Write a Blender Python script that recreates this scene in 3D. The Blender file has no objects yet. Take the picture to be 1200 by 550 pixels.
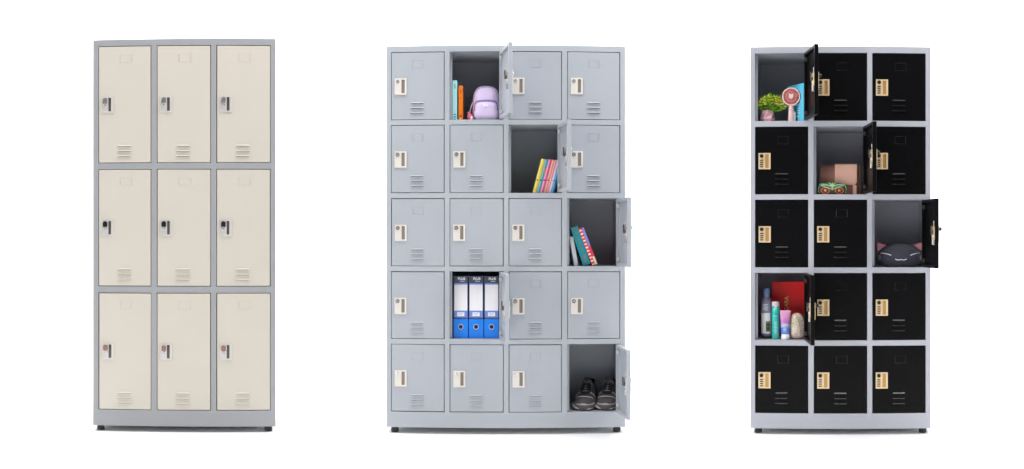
import bpy, math, random
from math import sin, cos, pi, radians as R
from mathutils import Matrix, Vector

# ------------------------------------------------------------------ camera, world, lights
S = bpy.context.scene
F = 1200.0                      # pixels per radian in the 1200 px wide photograph
H = 0.937                       # camera height
cd = bpy.data.cameras.new('camera')
cam = bpy.data.objects.new('camera', cd)
S.collection.objects.link(cam)
S.camera = cam
cam.location = (0, 0, H)
cam.rotation_euler = (R(90), 0, 0)
S.render.engine = 'CYCLES'
cd.type = 'PANO'                # the photo is three frontal views side by side: a cylindrical sweep over three lockers set in an arc
P_ = cd.cycles if hasattr(cd, 'cycles') and hasattr(cd.cycles, 'panorama_type') else cd
P_.panorama_type = 'CENTRAL_CYLINDRICAL'
P_.central_cylindrical_range_u_min = -600 / F
P_.central_cylindrical_range_u_max = 600 / F
P_.central_cylindrical_range_v_min = -275 / F
P_.central_cylindrical_range_v_max = 275 / F
P_.central_cylindrical_radius = 1.0
cd.clip_start = 0.01
cd.clip_end = 200
S.view_settings.view_transform = 'Standard'
S.view_settings.look = 'None'
S.view_settings.gamma = 1
S.view_settings.exposure = 0
S.view_settings.use_curve_mapping = False
S.cycles.max_bounces = 8
S.cycles.diffuse_bounces = 5

W = bpy.data.worlds.new('World')
S.world = W
W.use_nodes = True
W.node_tree.nodes['Background'].inputs[0].default_value = (1, 1, 1, 1)
W.node_tree.nodes['Background'].inputs[1].default_value = 0.04


def lamp(name, loc, aim, sx, sy, power, col=(1, 1, 1)):
    l = bpy.data.lights.new(name, 'AREA')
    l.shape = 'RECTANGLE'; l.size = sx; l.size_y = sy; l.energy = power; l.color = col
    o = bpy.data.objects.new(name, l)
    S.collection.objects.link(o)
    o.location = loc
    d = Vector(aim) - Vector(loc)
    o.rotation_euler = d.to_track_quat('-Z', 'Y').to_euler()
    return o


lamp('softbox_left', (-4.4, 1.3, 1.5), (-0.2, 4.8, 0.85), 1.2, 1.8, 70)
lamp('softbox_right', (4.4, 1.3, 1.5), (0.2, 4.8, 0.85), 1.2, 1.8, 72)
lamp('softbox_overhead', (0, 3.7, 4.6), (0, 4.5, 0), 7.5, 1.6, 285)
for i, a in enumerate((-30, 0, 30)):
    lamp('backdrop_lamp', (6.2 * sin(R(a)), 6.2 * cos(R(a)), 4.2), (7.6 * sin(R(a)), 7.6 * cos(R(a)), 0.8), 2.2, 0.6, 130)

# ------------------------------------------------------------------ materials
_m = {}


def s2l(c):
    c /= 255.0
    return c / 12.92 if c <= 0.04045 else ((c + 0.055) / 1.055) ** 2.4


def mat(name, rgb, rough=0.5, metal=0.0, bump=0.0, bscale=400.0, mottle=0.02, coat=0.0, alpha_trans=0.0, spec=0.5, sheen=0.0, linear=False):
    if name in _m:
        return _m[name]
    m = bpy.data.materials.new(name)
    m.use_nodes = True
    nt = m.node_tree
    b = nt.nodes['Principled BSDF']
    c = [s2l(v) for v in rgb]
    tc = nt.nodes.new('ShaderNodeTexCoord')
    n = nt.nodes.new('ShaderNodeTexNoise')
    n.inputs['Scale'].default_value = 9.0
    n.inputs['Detail'].default_value = 5.0
    nt.links.new(tc.outputs['Object'], n.inputs['Vector'])
    mx = nt.nodes.new('ShaderNodeMix')
    mx.data_type = 'RGBA'
    mx.inputs[6].default_value = [max(0, v * (1 - mottle)) for v in c] + [1]
    mx.inputs[7].default_value = [min(1, v * (1 + mottle)) for v in c] + [1]
    nt.links.new(n.outputs['Fac'], mx.inputs[0])
    nt.links.new(mx.outputs[2], b.inputs['Base Color'])
    b.inputs['Metallic'].default_value = metal
    b.inputs['Specular IOR Level'].default_value = spec
    b.inputs['Coat Weight'].default_value = coat
    b.inputs['Transmission Weight'].default_value = alpha_trans
    b.inputs['Sheen Weight'].default_value = sheen
    mr = nt.nodes.new('ShaderNodeMapRange')
    mr.inputs['To Min'].default_value = max(0.02, rough - 0.05)
    mr.inputs['To Max'].default_value = min(1, rough + 0.05)
    nt.links.new(n.outputs['Fac'], mr.inputs['Value'])
    nt.links.new(mr.outputs[0], b.inputs['Roughness'])
    if bump > 0:
        n2 = nt.nodes.new('ShaderNodeTexNoise')
        n2.inputs['Scale'].default_value = bscale
        n2.inputs['Detail'].default_value = 3.0
        nt.links.new(tc.outputs['Object'], n2.inputs['Vector'])
        bp = nt.nodes.new('ShaderNodeBump')
        bp.inputs['Strength'].default_value = bump
        bp.inputs['Distance'].default_value = 0.001
        wv = nt.nodes.new('ShaderNodeMath'); wv.operation = 'MULTIPLY_ADD'; wv.inputs[1].default_value = 5.0
        nt.links.new(n.outputs['Fac'], wv.inputs[0]); nt.links.new(n2.outputs['Fac'], wv.inputs[2])
        nt.links.new(wv.outputs[0], bp.inputs['Height'])
        nt.links.new(bp.outputs[0], b.inputs['Normal'])
    _m[name] = m
    return m


WHITE = mat('studio_white', (249, 249, 249), 0.9, mottle=0.0, spec=0.1)
FR_L = mat('grey_paint_left', (152, 154, 158), 0.45, bump=0.15, mottle=0.02)
FR_M = mat('grey_paint_mid', (175, 180, 187), 0.45, bump=0.15, mottle=0.015)
FR_R = mat('grey_paint_right', (176, 178, 187), 0.45, bump=0.15, mottle=0.02)
CREAM = mat('cream_paint', (199, 192, 181), 0.42, bump=0.15, mottle=0.012)
DR_M = mat('grey_door_paint', (172, 177, 185), 0.42, bump=0.15, mottle=0.015)
BLACK = mat('black_paint', (13, 13, 15), 0.36, bump=0.2, mottle=0.05, spec=0.1)
BLG = mat('black_gloss_edge', (18, 18, 20), 0.26, coat=0.25, spec=0.5)
SLOT = mat('dark_slot', (40, 40, 42), 0.8)
SLOTC = mat('cream_slot', (150, 140, 128), 0.8)
SLOTG = mat('grey_slot', (112, 116, 126), 0.8)
RUB = mat('black_rubber', (52, 52, 54), 0.7)
PL_M = mat('plate_white', (222, 216, 209), 0.35, coat=0.2)
PL_L = mat('plate_satin', (204, 201, 199), 0.3, metal=0.15)
PL_R = mat('plate_gold', (232, 206, 166), 0.35, metal=0.2)
GOLD = mat('gold_strip', (196, 156, 98), 0.4, metal=0.3)
TAUPE = mat('pull_taupe', (138, 126, 116), 0.5)
BROWN = mat('pull_brown', (92, 86, 78), 0.45, metal=0.3)
CHROME = mat('chrome', (224, 220, 220), 0.25, metal=0.6)
COPPER = mat('copper_tint', (160, 128, 116), 0.25, metal=0.8)
DKM = mat('dark_metal', (95, 88, 84), 0.35, metal=0.6)
BLK = mat('black_plastic', (22, 20, 22), 0.35)
SILV = mat('silver_paint', (214, 212, 210), 0.3, metal=0.4)


# ------------------------------------------------------------------ mesh builder
class MB:
    def __init__(s):
        s.v = []; s.f = []; s.mi = []; s.sm = []

    def add(s, vs, fs, m=0, smooth=False, M=None):
        o = len(s.v)
        for p in vs:
            p = Vector(p)
            s.v.append(tuple(M @ p) if M else tuple(p))
        for f in fs:
            s.f.append([i + o for i in f]); s.mi.append(m); s.sm.append(smooth)

    def box(s, x0, x1, y0, y1, z0, z1, m=0, M=None):
        vs = [(x0, y0, z0), (x1, y0, z0), (x1, y1, z0), (x0, y1, z0), (x0, y0, z1), (x1, y0, z1), (x1, y1, z1), (x0, y1, z1)]
        s.add(vs, [(0, 3, 2, 1), (4, 5, 6, 7), (0, 1, 5, 4), (1, 2, 6, 5), (2, 3, 7, 6), (3, 0, 4, 7)], m, False, M)

    def loft(s, rings, m=0, smooth=True, cap0=True, cap1=True, M=None, closed=True):
        n = len(rings[0]); vs = [p for r in rings for p in r]; fs = []
        for i in range(len(rings) - 1):
            for j in range(n if closed else n - 1):
                k = (j + 1) % n
                fs.append((i * n + j, i * n + k, (i + 1) * n + k, (i + 1) * n + j))
        s.add(vs, fs, m, smooth, M)
        o = len(s.v) - len(vs)
        if cap0: s.f.append([o + j for j in range(n)][::-1]); s.mi.append(m); s.sm.append(False)
        if cap1: s.f.append([o + (len(rings) - 1) * n + j for j in range(n)]); s.mi.append(m); s.sm.append(False)

    def lathe(s, prof, m=0, n=24, M=None, smooth=True, sx=1.0, sy=1.0):      # prof: (r, z), axis z
        s.loft([[(r * sx * cos(2 * pi * j / n), r * sy * sin(2 * pi * j / n), z) for j in range(n)] for r, z in prof], m, smooth, True, True, M)

    def cyly(s, x, z, y0, y1, r, m=0, n=20, M=None):                         # cylinder along y
        s.loft([[(x + r * cos(2 * pi * j / n), y, z + r * sin(2 * pi * j / n)) for j in range(n)] for y in (y1, y0)], m, True, True, True, M)

    def tube(s, pts, r, m=0, n=6, M=None):
        pts = [Vector(p) for p in pts]; rings = []
        for i, p in enumerate(pts):
            t = (pts[min(i + 1, len(pts) - 1)] - pts[max(i - 1, 0)]).normalized()
            a = t.cross(Vector((0, 1, 0)))
            if a.length < 0.1: a = t.cross(Vector((1, 0, 0)))
            a.normalize(); b = t.cross(a)
            rr = r[i] if isinstance(r, (list, tuple)) else r
            rings.append([tuple(p + (a * cos(2 * pi * j / n) + b * sin(2 * pi * j / n)) * rr) for j in range(n)])
        s.loft(rings, m, True, True, True, M)

    def prism(s, poly, y0, y1, m=0, M=None):                                 # poly in x,z extruded along y
        n = len(poly)
        vs = [(x, y0, z) for x, z in poly] + [(x, y1, z) for x, z in poly]
        fs = [list(range(n)), list(range(n, 2 * n))[::-1]] + [(i, i + n, (i + 1) % n + n, (i + 1) % n) for i in range(n)]
        s.add(vs, fs, m, False, M)

    def ball(s, c, r, m=0, n=12, sc=(1, 1, 1), M=None):
        rings = []
        for i in range(n // 2 + 1):
            t = max(0.02, min(pi - 0.02, pi * i / (n // 2)))
            rings.append([(c[0] + r * sc[0] * sin(t) * cos(2 * pi * j / n), c[1] + r * sc[1] * sin(t) * sin(2 * pi * j / n), c[2] + r * sc[2] * cos(t)) for j in range(n)])
        s.loft(rings, m, True, True, True, M)

    def build(s, name, mats, parent=None, M=None, bevel=0.0, seg=2, sub=0):
        me = bpy.data.meshes.new(name)
        me.from_pydata(s.v, [], s.f)
        for m in (mats if isinstance(mats, (list, tuple)) else [mats]): me.materials.append(m)
        me.polygons.foreach_set('material_index', s.mi)
        me.polygons.foreach_set('use_smooth', s.sm)
        me.validate()
        import bmesh
        b = bmesh.new(); b.from_mesh(me); bmesh.ops.recalc_face_normals(b, faces=b.faces); b.to_mesh(me); b.free()
        return link(name, me, parent, M, bevel, seg, sub)


def link(name, me, parent=None, M=None, bevel=0.0, seg=2, sub=0):
    o = bpy.data.objects.new(name, me)
    S.collection.objects.link(o)
    if parent: o.parent = parent
    if M is not None:
        if parent: o.matrix_basis = M
        else: o.matrix_world = M
    if bevel:
        md = o.modifiers.new('bevel', 'BEVEL'); md.width = bevel; md.segments = seg; md.limit_method = 'ANGLE'; md.angle_limit = R(40)
    if sub:
        md = o.modifiers.new('sub', 'SUBSURF'); md.levels = sub; md.render_levels = sub
    return o


def tag(o, label, cat, group=None, kind=None):
    o['label'] = label; o['category'] = cat
    if group: o['group'] = group
    if kind: o['kind'] = kind
    return o


def empty(name, M):
    o = bpy.data.objects.new(name, None)
    S.collection.objects.link(o)
    o.empty_display_size = 0.05
    o.matrix_world = M
    return o


def text_obj(name, body, size, material, parent, M, bold=0.0, space=1.0):
    c = bpy.data.curves.new(name, 'FONT')
    c.body = body; c.size = size; c.extrude = 0.0003; c.align_x = 'CENTER'; c.align_y = 'CENTER'; c.offset = bold; c.space_character = space
    t = bpy.data.objects.new(name, c); S.collection.objects.link(t)
    dg = bpy.context.evaluated_depsgraph_get()
    me = bpy.data.meshes.new_from_object(t.evaluated_get(dg))
    bpy.data.objects.remove(t)
    me.name = name; me.materials.clear(); me.materials.append(material)
    return link(name, me, parent, M @ Matrix.Rotation(R(90), 4, 'X'))


def T(x, y, z): return Matrix.Translation((x, y, z))


# ------------------------------------------------------------------ setting: white studio sweep
def fan(name, prof, a0, a1, n):
    b = MB()
    b.loft([[(r * sin(a0 + (a1 - a0) * j / n), r * cos(a0 + (a1 - a0) * j / n), z) for j in range(n + 1)] for r, z in prof], 0, True, False, False, None, False)
    o = b.build(name, WHITE)
    o['kind'] = 'structure'
    return o


fan('floor', [(0.01, 0), (3, 0), (4.5, 0), (6.5, 0)], -R(115), R(115), 72)
fan('backdrop', [(6.5, 0)] + [(6.5 + 1.6 * sin(t * pi / 24), 1.6 - 1.6 * cos(t * pi / 24)) for t in range(1, 13)] + [(8.1, 5.0)], -R(75), R(75), 72)


# ------------------------------------------------------------------ lockers
class Cab:
    pass


def make_locker(x0, x1, ytop, ybase, yfoot, cols, rows, paint, label, yaw=0.0, foot_dx=9.5):
    c = Cab()
    c.cx = (x0 + x1) / 2
    c.s = H / (yfoot - 275.0)
    c.D = F * c.s
    th = (c.cx - 600) / F
    c.M = T(c.D * sin(th), c.D * cos(th), 0) @ Matrix.Rotation(-th + yaw, 4, 'Z')
    c.cols = cols; c.rows = rows
    c.X = lambda px: (px - c.cx) * c.s
    c.Z = lambda py: H - (py - 275.0) * c.s * 1.0030
    root = empty('locker', c.M)
    tag(root, label, 'locker', 'metal lockers standing in a row')
    c.root = root
    xs = [c.X(x0)] + [c.X(v) for p in cols for v in p] + [c.X(x1)]
    zs = [c.Z(ybase)] + [c.Z(v) for p in reversed(rows) for v in reversed(p)] + [c.Z(ytop)]
    dep, tun = 0.36, 0.315
    b = MB()
    nx, nz = len(xs), len(zs)
    vs = [(x, 0, z) for z in zs for x in xs]
    fs = []; tv = []; tf = []; bf = []
    for i in range(nz - 1):
        for j in range(nx - 1):
            q = (i * nx + j, i * nx + j + 1, (i + 1) * nx + j + 1, (i + 1) * nx + j)
            if i % 2 == 1 and j % 2 == 1:
                o = len(vs)
                for k in q: vs.append((vs[k][0], tun, vs[k][2]))
                for k in range(4): fs.append((q[k], q[(k + 1) % 4], o + (k + 1) % 4, o + k))
                fs.append((o, o + 1, o + 2, o + 3))
            else:
                fs.append(q)
    o = len(vs)
    for k in range(nx): vs.append((xs[k], dep, zs[0]))
    for k in range(nx): vs.append((xs[k], dep, zs[-1]))
    for k in range(nx - 1):
        fs.append((k, k + 1, o + k + 1, o + k))
        t = (nz - 1) * nx
        fs.append((t + k, t + k + 1, o + nx + k + 1, o + nx + k))
    fs.append([i * nx for i in range(nz)] + [o + nx, o])
    fs.append([i * nx + nx - 1 for i in range(nz)] + [o + 2 * nx - 1, o + nx - 1])
    fs.append([o + k for k in range(nx)] + [o + 2 * nx - 1 - k for k in range(nx)])
    b.add(vs, fs)
    b.build('body', paint, root, bevel=0.0014)
    # feet
    for fx in (x0 + foot_dx, x1 - foot_dx):
        for fy in (0.045, dep - 0.045):
            q = MB()
            zt = zs[0]
            q.lathe([(0.016, 0), (0.0185, 0.003), (0.0185, zt * 0.62), (0.0135, zt * 0.72), (0.0135, zt + 0.003)], 0, 20)
            q.build('foot', RUB, root, T(c.X(fx), fy, 0))
    return c


# shared detail meshes -------------------------------------------------------
def vent_mesh(s, wpx, gap, slotm, paint):
    b = MB()
    L = wpx * s / 2; hh = 1.35 * s
    for k in range(3):
        z = -k * gap * s
        e = L - 0.006
        top = z + hh; bot = z
        # hood
        vs = [(-L, 0.0, bot + 0.001), (-e, 0, top), (e, 0, top), (L, 0, bot + 0.001), (e, -0.0062, bot), (-e, -0.0062, bot), (-e, 0, bot - 0.0005), (e, 0, bot - 0.0005)]
        b.add(vs, [(1, 5, 4, 2), (0, 5, 1), (2, 4, 3)], 0)
        b.add(vs, [(5, 6, 7, 4), (0, 6, 5), (3, 4, 7)], 1)
        b.box(-e, e, -0.0006, 0.0005, bot - 0.0028, bot - 0.0003, 1)
    return b


def holder(b, s, w, h):
    t = 0.0018
    b.box(-w * s / 2, -w * s / 2 + t, -0.0018, 0.0004, -h * s, 0)
    b.box(w * s / 2 - t, w * s / 2, -0.0018, 0.0004, -h * s, 0)
    b.box(-w * s / 2 + t, w * s / 2 - t, -0.0009, 0.0003, -h * s, -h * s + 0.0016)
    b.box(-w * s / 2 + t, w * s / 2 - t, -0.0006, 0.0003, -0.0012, 0)


def door_panel(w, h, t):
    b = MB()
    g = 0.015; d = 0.013
    vs = [(-w, 0, 0), (0, 0, 0), (0, 0, h), (-w, 0, h), (-w, t, 0), (0, t, 0), (0, t, h), (-w, t, h),
          (-w + g, t, g), (-g, t, g), (-g, t, h - g), (-w + g, t, h - g),
          (-w + g, t - d, g), (-g, t - d, g), (-g, t - d, h - g), (-w + g, t - d, h - g)]
    fs = [(0, 1, 2, 3), (0, 4, 5, 1), (1, 5, 6, 2), (2, 6, 7, 3), (3, 7, 4, 0)]
    for k in range(4):
        n = (k + 1) % 4
        fs.append((4 + k, 4 + n, 8 + n, 8 + k)); fs.append((8 + k, 8 + n, 12 + n, 12 + k))
    fs.append((12, 13, 14, 15))
    b.add(vs, fs)
    return b


def plate_with_pocket(w, h, t, px0, px1, pz0, pz1, pd):
    """plate front at y=-t, with a pocket; materials 0 plate, 1 pocket floor"""
    b = MB()
    X = [0, px0, px1, w]; Zz = [0, pz0, pz1, h]
    vs = [(x, -t, z) for z in Zz for x in X]; fs = []
    for i in range(3):
        for j in range(3):
            if i == 1 and j == 1: continue
            fs.append((i * 4 + j, i * 4 + j + 1, i * 4 + j + 5, i * 4 + j + 4))
    vs += [(0, 0.0008, 0), (w, 0.0008, 0), (w, 0.0008, h), (0, 0.0008, h)]
    vs += [(px0, -t + pd, pz0), (px1, -t + pd, pz0), (px1, -t + pd, pz1), (px0, -t + pd, pz1)]
    fs += [(0, 1, 2, 3, 17, 16), (12, 13, 14, 15, 18, 19), (0, 4, 8, 12, 19, 16), (3, 7, 11, 15, 18, 17)]
    q = [5, 6, 10, 9]
    for k in range(4): fs.append((q[k], q[(k + 1) % 4], 20 + (k + 1) % 4, 20 + k))
    b.add(vs, fs)
    b.add(vs, [(20, 21, 22, 23)], 1)
    return b


class Kit:
    """the meshes one locker's doors share"""
    pass


_cache = {}


def shared(key, fn, name, parent, M, label=None):
    """first call builds with fn(parent) -> object, later calls copy it"""
    if key not in _cache:
        o = fn(parent)
        o.matrix_basis = M
        _cache[key] = o
    else:
        o = _cache[key].copy()
        S.collection.objects.link(o)
        o.parent = parent
        o.matrix_basis = M
    if label: o['label'] = label
    elif 'label' in o: del o['label']
    return o


def inner_hardware(c, key, door, w, h, t, metal, tip):
    s = c.s
    zc = h - 39 * s
    x = -w + 6.0 * s

    def f(p):
        b = MB()
        b.box(-0.020, 0.022, 0.0, 0.016, -0.028, 0.030, 0)
        b.cyly(0.0, 0.004, 0.013, 0.026, 0.011, 2)
        b.box(-0.006, 0.006, 0.022, 0.027, -0.004, 0.034, 2)
        b.box(-0.008, 0.010, 0.002, 0.018, -0.052, -0.026, 1)
        b.tube([(0.004, 0.010, 0.028), (0.004, 0.010, 0.056)], 0.0028, 1)
        b.cyly(-0.006, -0.012, 0.012, 0.020, 0.006, 1)
        return b.build('lock_case', [metal, tip, DKM], p, bevel=0.0012)
    shared(key + 'case', f, 'lock_case', door, T(x, t - 0.012, zc))

    def g(p):
        b = MB()
        b.box(-0.006, 0.006, 0.0, 0.0012, -0.013, 0.013)
        return b.build('drain_slot', BLK, p, bevel=0.003)
    shared(key + 'slot', g, 'drain_slot', door, T(-w + 8 * s, t - 0.0125, 12 * s))

    def k(p):
        b = MB()
        b.box(-0.011, 0.0, 0.0, 0.010, 0, 0.018)
        b.cyly(-0.0055, 0.009, 0.009, 0.014, 0.004)
        return b.build('hinge_bracket', DKM if key == 'R' else SILV, p, bevel=0.001)
    shared(key + 'hb', k, 'hinge_bracket', door, T(-0.020, t - 0.011, 0.022))
    shared(key + 'hb', k, 'hinge_bracket', door, T(-0.020, t - 0.011, h - 0.042))


def make_door(c, key, col, row, paint, slotm, lockfn, vent, hold, angle=0.0, label=None, lockvar=0):
    g = 0.0028 if key != 'R' else 0.0022
    x0, x1 = c.X(c.cols[col][0]), c.X(c.cols[col][1])
    z1, z0 = c.Z(c.rows[row][0]), c.Z(c.rows[row][1])
    w = x1 - x0 - 2 * g; h = z1 - z0 - 2 * g; t = 0.018
    rj = random.Random(col * 17 + row * 5 + len(key + paint.name))
    jx, jz, ja = rj.uniform(-.0007, .0007), rj.uniform(-.0007, .0007), rj.uniform(-.1, .35)
    M = T(x1 - g + jx, 0.0015, z0 + g + jz) @ Matrix.Rotation(R(angle or ja), 4, 'Z') @ Matrix.Rotation(R(rj.uniform(-.06, .06)), 4, 'Y')
    kk = '%s%.4f%.4f' % (key, w, h)
    door = shared(kk + 'panel', lambda p: door_panel(w, h, t).build('door', paint, p, bevel=0.0018, seg=3), 'door', c.root, M, label)
    s = c.s
    vx, vy, vw, vg = vent
    shared(key + 'vent', lambda p: vent_mesh(s, vw, vg, slotm, paint).build('vent', [BLG if key == 'R' else paint, slotm], p, bevel=0.0007), 'vent', door, T(-w + vx * s, 0, h - vy * s))

    def hf(p):
        b = MB(); holder(b, s, hold[2], hold[3]); return b.build('label_holder', BLG if key == 'R' else paint, p, bevel=0.0006)
    shared(key + 'holder', hf, 'label_holder', door, T(-w + hold[0] * s, 0, h - hold[1] * s))
    lockfn(c, key, door, w, h, lockvar)
    if angle:
        inner_hardware(c, key, door, w, h, t, PL_R if key == 'R' else SILV, PL_M if key == 'R' else CHROME)
    return door


def lock_left(c, key, door, w, h, var):
    s = c.s
    M = T(-w + 3.2 * s, 0, h - 78 * s)
    shared(key + 'plate', lambda p: plate_with_pocket(14.3 * s, 19 * s, 0.004, 8.0 * s, 11.2 * s, 1.8 * s, 17.6 * s, 0.0034).build('lock_plate', [PL_L, BROWN], p, bevel=0.001), 'lock_plate', door, M)
    ms = [mat('latch_grey', (150, 142, 138), 0.3, metal=0.5), BLK, COPPER][var]

    def f(p):
        b = MB()
        n = 14
        poly = [(-2.6 * s, -3.2 * s), (2.6 * s, -3.2 * s)] + [(2.6 * s * cos(pi * i / n), 1.0 * s + 2.6 * s * sin(pi * i / n)) for i in range(n + 1)]
        b.prism(poly, -0.017, -0.0035)
        return b.build('latch', [ms], p, bevel=0.0022, seg=3)
    Mr = M @ T(4.3 * s, 0, 13.8 * s)
    if var == 0: Mr = Mr @ Matrix.Rotation(R(9), 4, 'Y')
    shared(key + 'latch%d' % var, f, 'latch', door, Mr)

    def g(p):
        b = MB()
        b.tube([(1.7 * s * cos(a * pi / 8), -0.008, 1.9 * s * sin(a * pi / 8)) for a in range(17)], 0.0021)
        b.box(-0.008, 0.008, -0.010, -0.0035, -0.004, 0.004)
        return b.build('staple', CHROME, p, bevel=0.001)
    shared(key + 'staple', g, 'staple', door, M @ T(4.4 * s, 0, 8.8 * s))


def lock_mid(c, key, door, w, h, var):
    s = c.s
    M = T(-w + 3.6 * s, 0, h - 49.6 * s)
    shared(key + 'plate', lambda p: plate_with_pocket(14.2 * s, 19.2 * s, 0.005, 8.2 * s, 12.0 * s, 1.8 * s, 17.6 * s, 0.0042).build('lock_plate', [PL_M, TAUPE], p, bevel=0.0012), 'lock_plate', door, M)

    def f(p):
        b = MB()
        b.cyly(0, 0, -0.0085, -0.0045, 2.3 * s, 0 if var else 1)
        b.cyly(0, 0, -0.0105, -0.008, 1.5 * s, 1)
        b.box(-0.0009, 0.0009, -0.0112, -0.009, -0.0035, 0.0035, 2)
        return b.build('lock_cylinder', [DKM, CHROME, BLK], p, bevel=0.0006)
    shared(key + 'cyl%d' % var, f, 'lock_cylinder', door, M @ T(3.6 * s, 0, 15.3 * s))


def lock_right(c, key, door, w, h, var):
    s = c.s
    M = T(-w + 3.6 * s, 0, h - 49.6 * s)
    shared(key + 'plate', lambda p: plate_with_pocket(14.2 * s, 19.0 * s, 0.005, 8.0 * s, 12.0 * s, 1.4 * s, 17.6 * s, 0.004).build('lock_plate', [PL_R, GOLD], p, bevel=0.001), 'lock_plate', door, M)

    def f(p):
        b = MB()
        b.cyly(0, 0, -0.018, -0.0045, 2.1 * s)
        b.box(-0.002, 0.002, -0.021, -0.017, -2 * s, 2 * s)
        return b.build('knob', BLK, p, bevel=0.001)
    shared(key + 'knob', f, 'knob', door, M @ T(3.7 * s, 0, 15.4 * s))

    def g(p):
        b = MB()
        for k in range(4):
            b.box(-1.9 * s, 1.9 * s, -0.0075, -0.0045, -k * 2.5 * s - 0.6 * s, -k * 2.5 * s + 0.5 * s)
        return b.build('dial_wheels', BLK, p, bevel=0.0008)
    shared(key + 'dial', g, 'dial_wheels', door, M @ T(3.6 * s, 0, 10.5 * s))


# left locker
LC = [(114.7, 177.2), (183.8, 247.2), (253.6, 317.0)]
LR = [(53.6, 191.2), (198.3, 335.8), (343.2, 480.8)]
L = make_locker(108.3, 323.0, 46.0, 499.6, 507.2, LC, LR, FR_L,
                'grey locker with nine tall closed cream doors, the leftmost of the three lockers', yaw=-R(2.2), foot_dx=8.0)
for r in range(3):
    for q in range(3):
        make_door(L, 'L', q, r, CREAM, SLOTC, lock_left, (30.2, 117.3, 17.5, 6.0), (32.0, 9.5, 14, 9), 0,
                  'cream door with a %s latch' % ['grey tilted', 'black', 'coppery'][r], r)
# middle locker
MC = [(457.7, 520.9), (526.9, 590.2), (596.1, 658.6), (664.8, 727.4)]
MR = [(60.6, 140.6), (146.4, 226.4), (232.4, 312.3), (318.2, 397.6), (403.6, 483.2)]
Mi = make_locker(452.2, 733.4, 53.6, 501.5, 509.6, MC, MR, FR_M,
                 'light grey locker with twenty square doors, four of them open showing books, binders and shoes', foot_dx=9.0)
mo = {(0, 1): 100, (1, 2): 97.5, (2, 3): 96, (3, 1): 96.5, (4, 3): 95.5}
Mi.root['label'] = 'light grey locker with twenty small square doors, five open, standing in the middle'
for r in range(5):
    for q in range(4):
        a = mo.get((r, q), 0)
        make_door(Mi, 'M', q, r, DR_M, SLOTG, lock_mid, (30.4, 59.6, 16.5, 5.8), (30.8, 9.2, 12.5, 9), a,
                  'open grey door swung out on its right edge' if a else None, 0 if r in (0, 4) else 1)
# right locker
RC = [(884.6, 947.2), (953.6, 1016.2), (1022.2, 1085.0)]
RR = [(62.6, 142.0), (148.6, 228.0), (234.2, 313.6), (320.0, 398.8), (405.2, 484.4)]
Ri = make_locker(879.0, 1090.8, 55.0, 502.4, 509.9, RC, RR, FR_R,
                 'grey locker with fifteen black doors, four of them open, the rightmost of the three', foot_dx=8.6)
ro = {(0, 0): 103, (1, 1): 99, (2, 2): 99.5, (3, 0): 99}
for r in range(5):
    for q in range(3):
        a = ro.get((r, q), 0)
        make_door(Ri, 'R', q, r, BLACK, BLACK, lock_right, (30.8, 55.6, 17, 6.0), (32.5, 11.0, 13, 9), a,
                  'open black door swung out on its right edge' if a else None)
# door stops at the left side of the open compartments
for c, opens in ((Mi, mo), (Ri, ro)):
    for (r, q) in opens:
        b = MB()
        x = c.X(c.cols[q][0]); z1 = c.Z(c.rows[r][0]); z0 = c.Z(c.rows[r][1])
        b.box(x + 0.0006, x + 0.011, 0.021, 0.0245, z0 + 0.002, z1 - 0.002)
        b.build('door_stop', FR_M if c is Mi else FR_R, c.root, bevel=0.0008)


# ------------------------------------------------------------------ things inside
def K(c, y): return c.s * (c.D + y) / c.D


def at(c, px, r, y, rz=0.0, dz=0.0):
    """world matrix of a spot on the shelf of row r, seen at photo column px, y metres behind the front"""
    return c.M @ T((px - c.cx) * K(c, y), y, c.Z(c.rows[r][1]) + 0.0005 + dz) @ Matrix.Rotation(rz, 4, 'Z')


def ht(c, r, py, y):
    """height above the shelf of row r of something seen at photo row py, y behind the front"""
    return H - (py - 275.0) * K(c, y) - c.Z(c.rows[r][1])


PAPER = mat('paper', (238, 234, 224), 0.8)


def book(c, r, pxl, wpx, hpx, y, dep, cover, label, lean=0.0, marks=(), rz=0.0, group=None, board=0.002):
    """upright or leaning book, spine to the viewer. marks: (x0, x1, z0, z1, material) as fractions of the spine"""
    k = K(c, y); t = wpx * k; h = hpx * k
    a = R(lean)
    dz = t * sin(a) if a > 0 else 0.0
    M = at(c, pxl, r, y, rz, dz) @ Matrix.Rotation(a, 4, 'Y')
    root = tag(empty('book', M), label, 'book', group)
    b = MB()
    b.box(0, t, 0, 0.0025, 0, h)
    b.box(0, board, 0.0025, dep, 0, h)
    b.box(t - board, t, 0.0025, dep, 0, h)
    b.build('cover', cover, root, bevel=0.0008)
    b = MB()
    b.box(board, t - board, 0.0027, dep - 0.003, 0.003, h - 0.003)
    b.build('pages', PAPER, root)
    if marks:
        ms = []; b = MB()
        for (x0, x1, z0, z1, m) in marks:
            if m not in ms: ms.append(m)
            b.box(x0 * t, x1 * t, -0.0005, 0.0005, z0 * h, z1 * h, ms.index(m))
        b.build('spine_print', ms, root)
    return root


def se(a, bu, nu, bl, nl, al=None):
    """outline radius function: upper half semi-axes (a,bu) power nu, lower half (al,bl) power nl"""
    al = al or a

    def f(t):
        c_, s_ = abs(cos(t)), abs(sin(t))
        if sin(t) >= 0: return ((c_ / a) ** nu + (s_ / bu) ** nu) ** (-1 / nu)
        return ((c_ / al) ** nl + (s_ / bl) ** nl) ** (-1 / nl)
    return f


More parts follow.
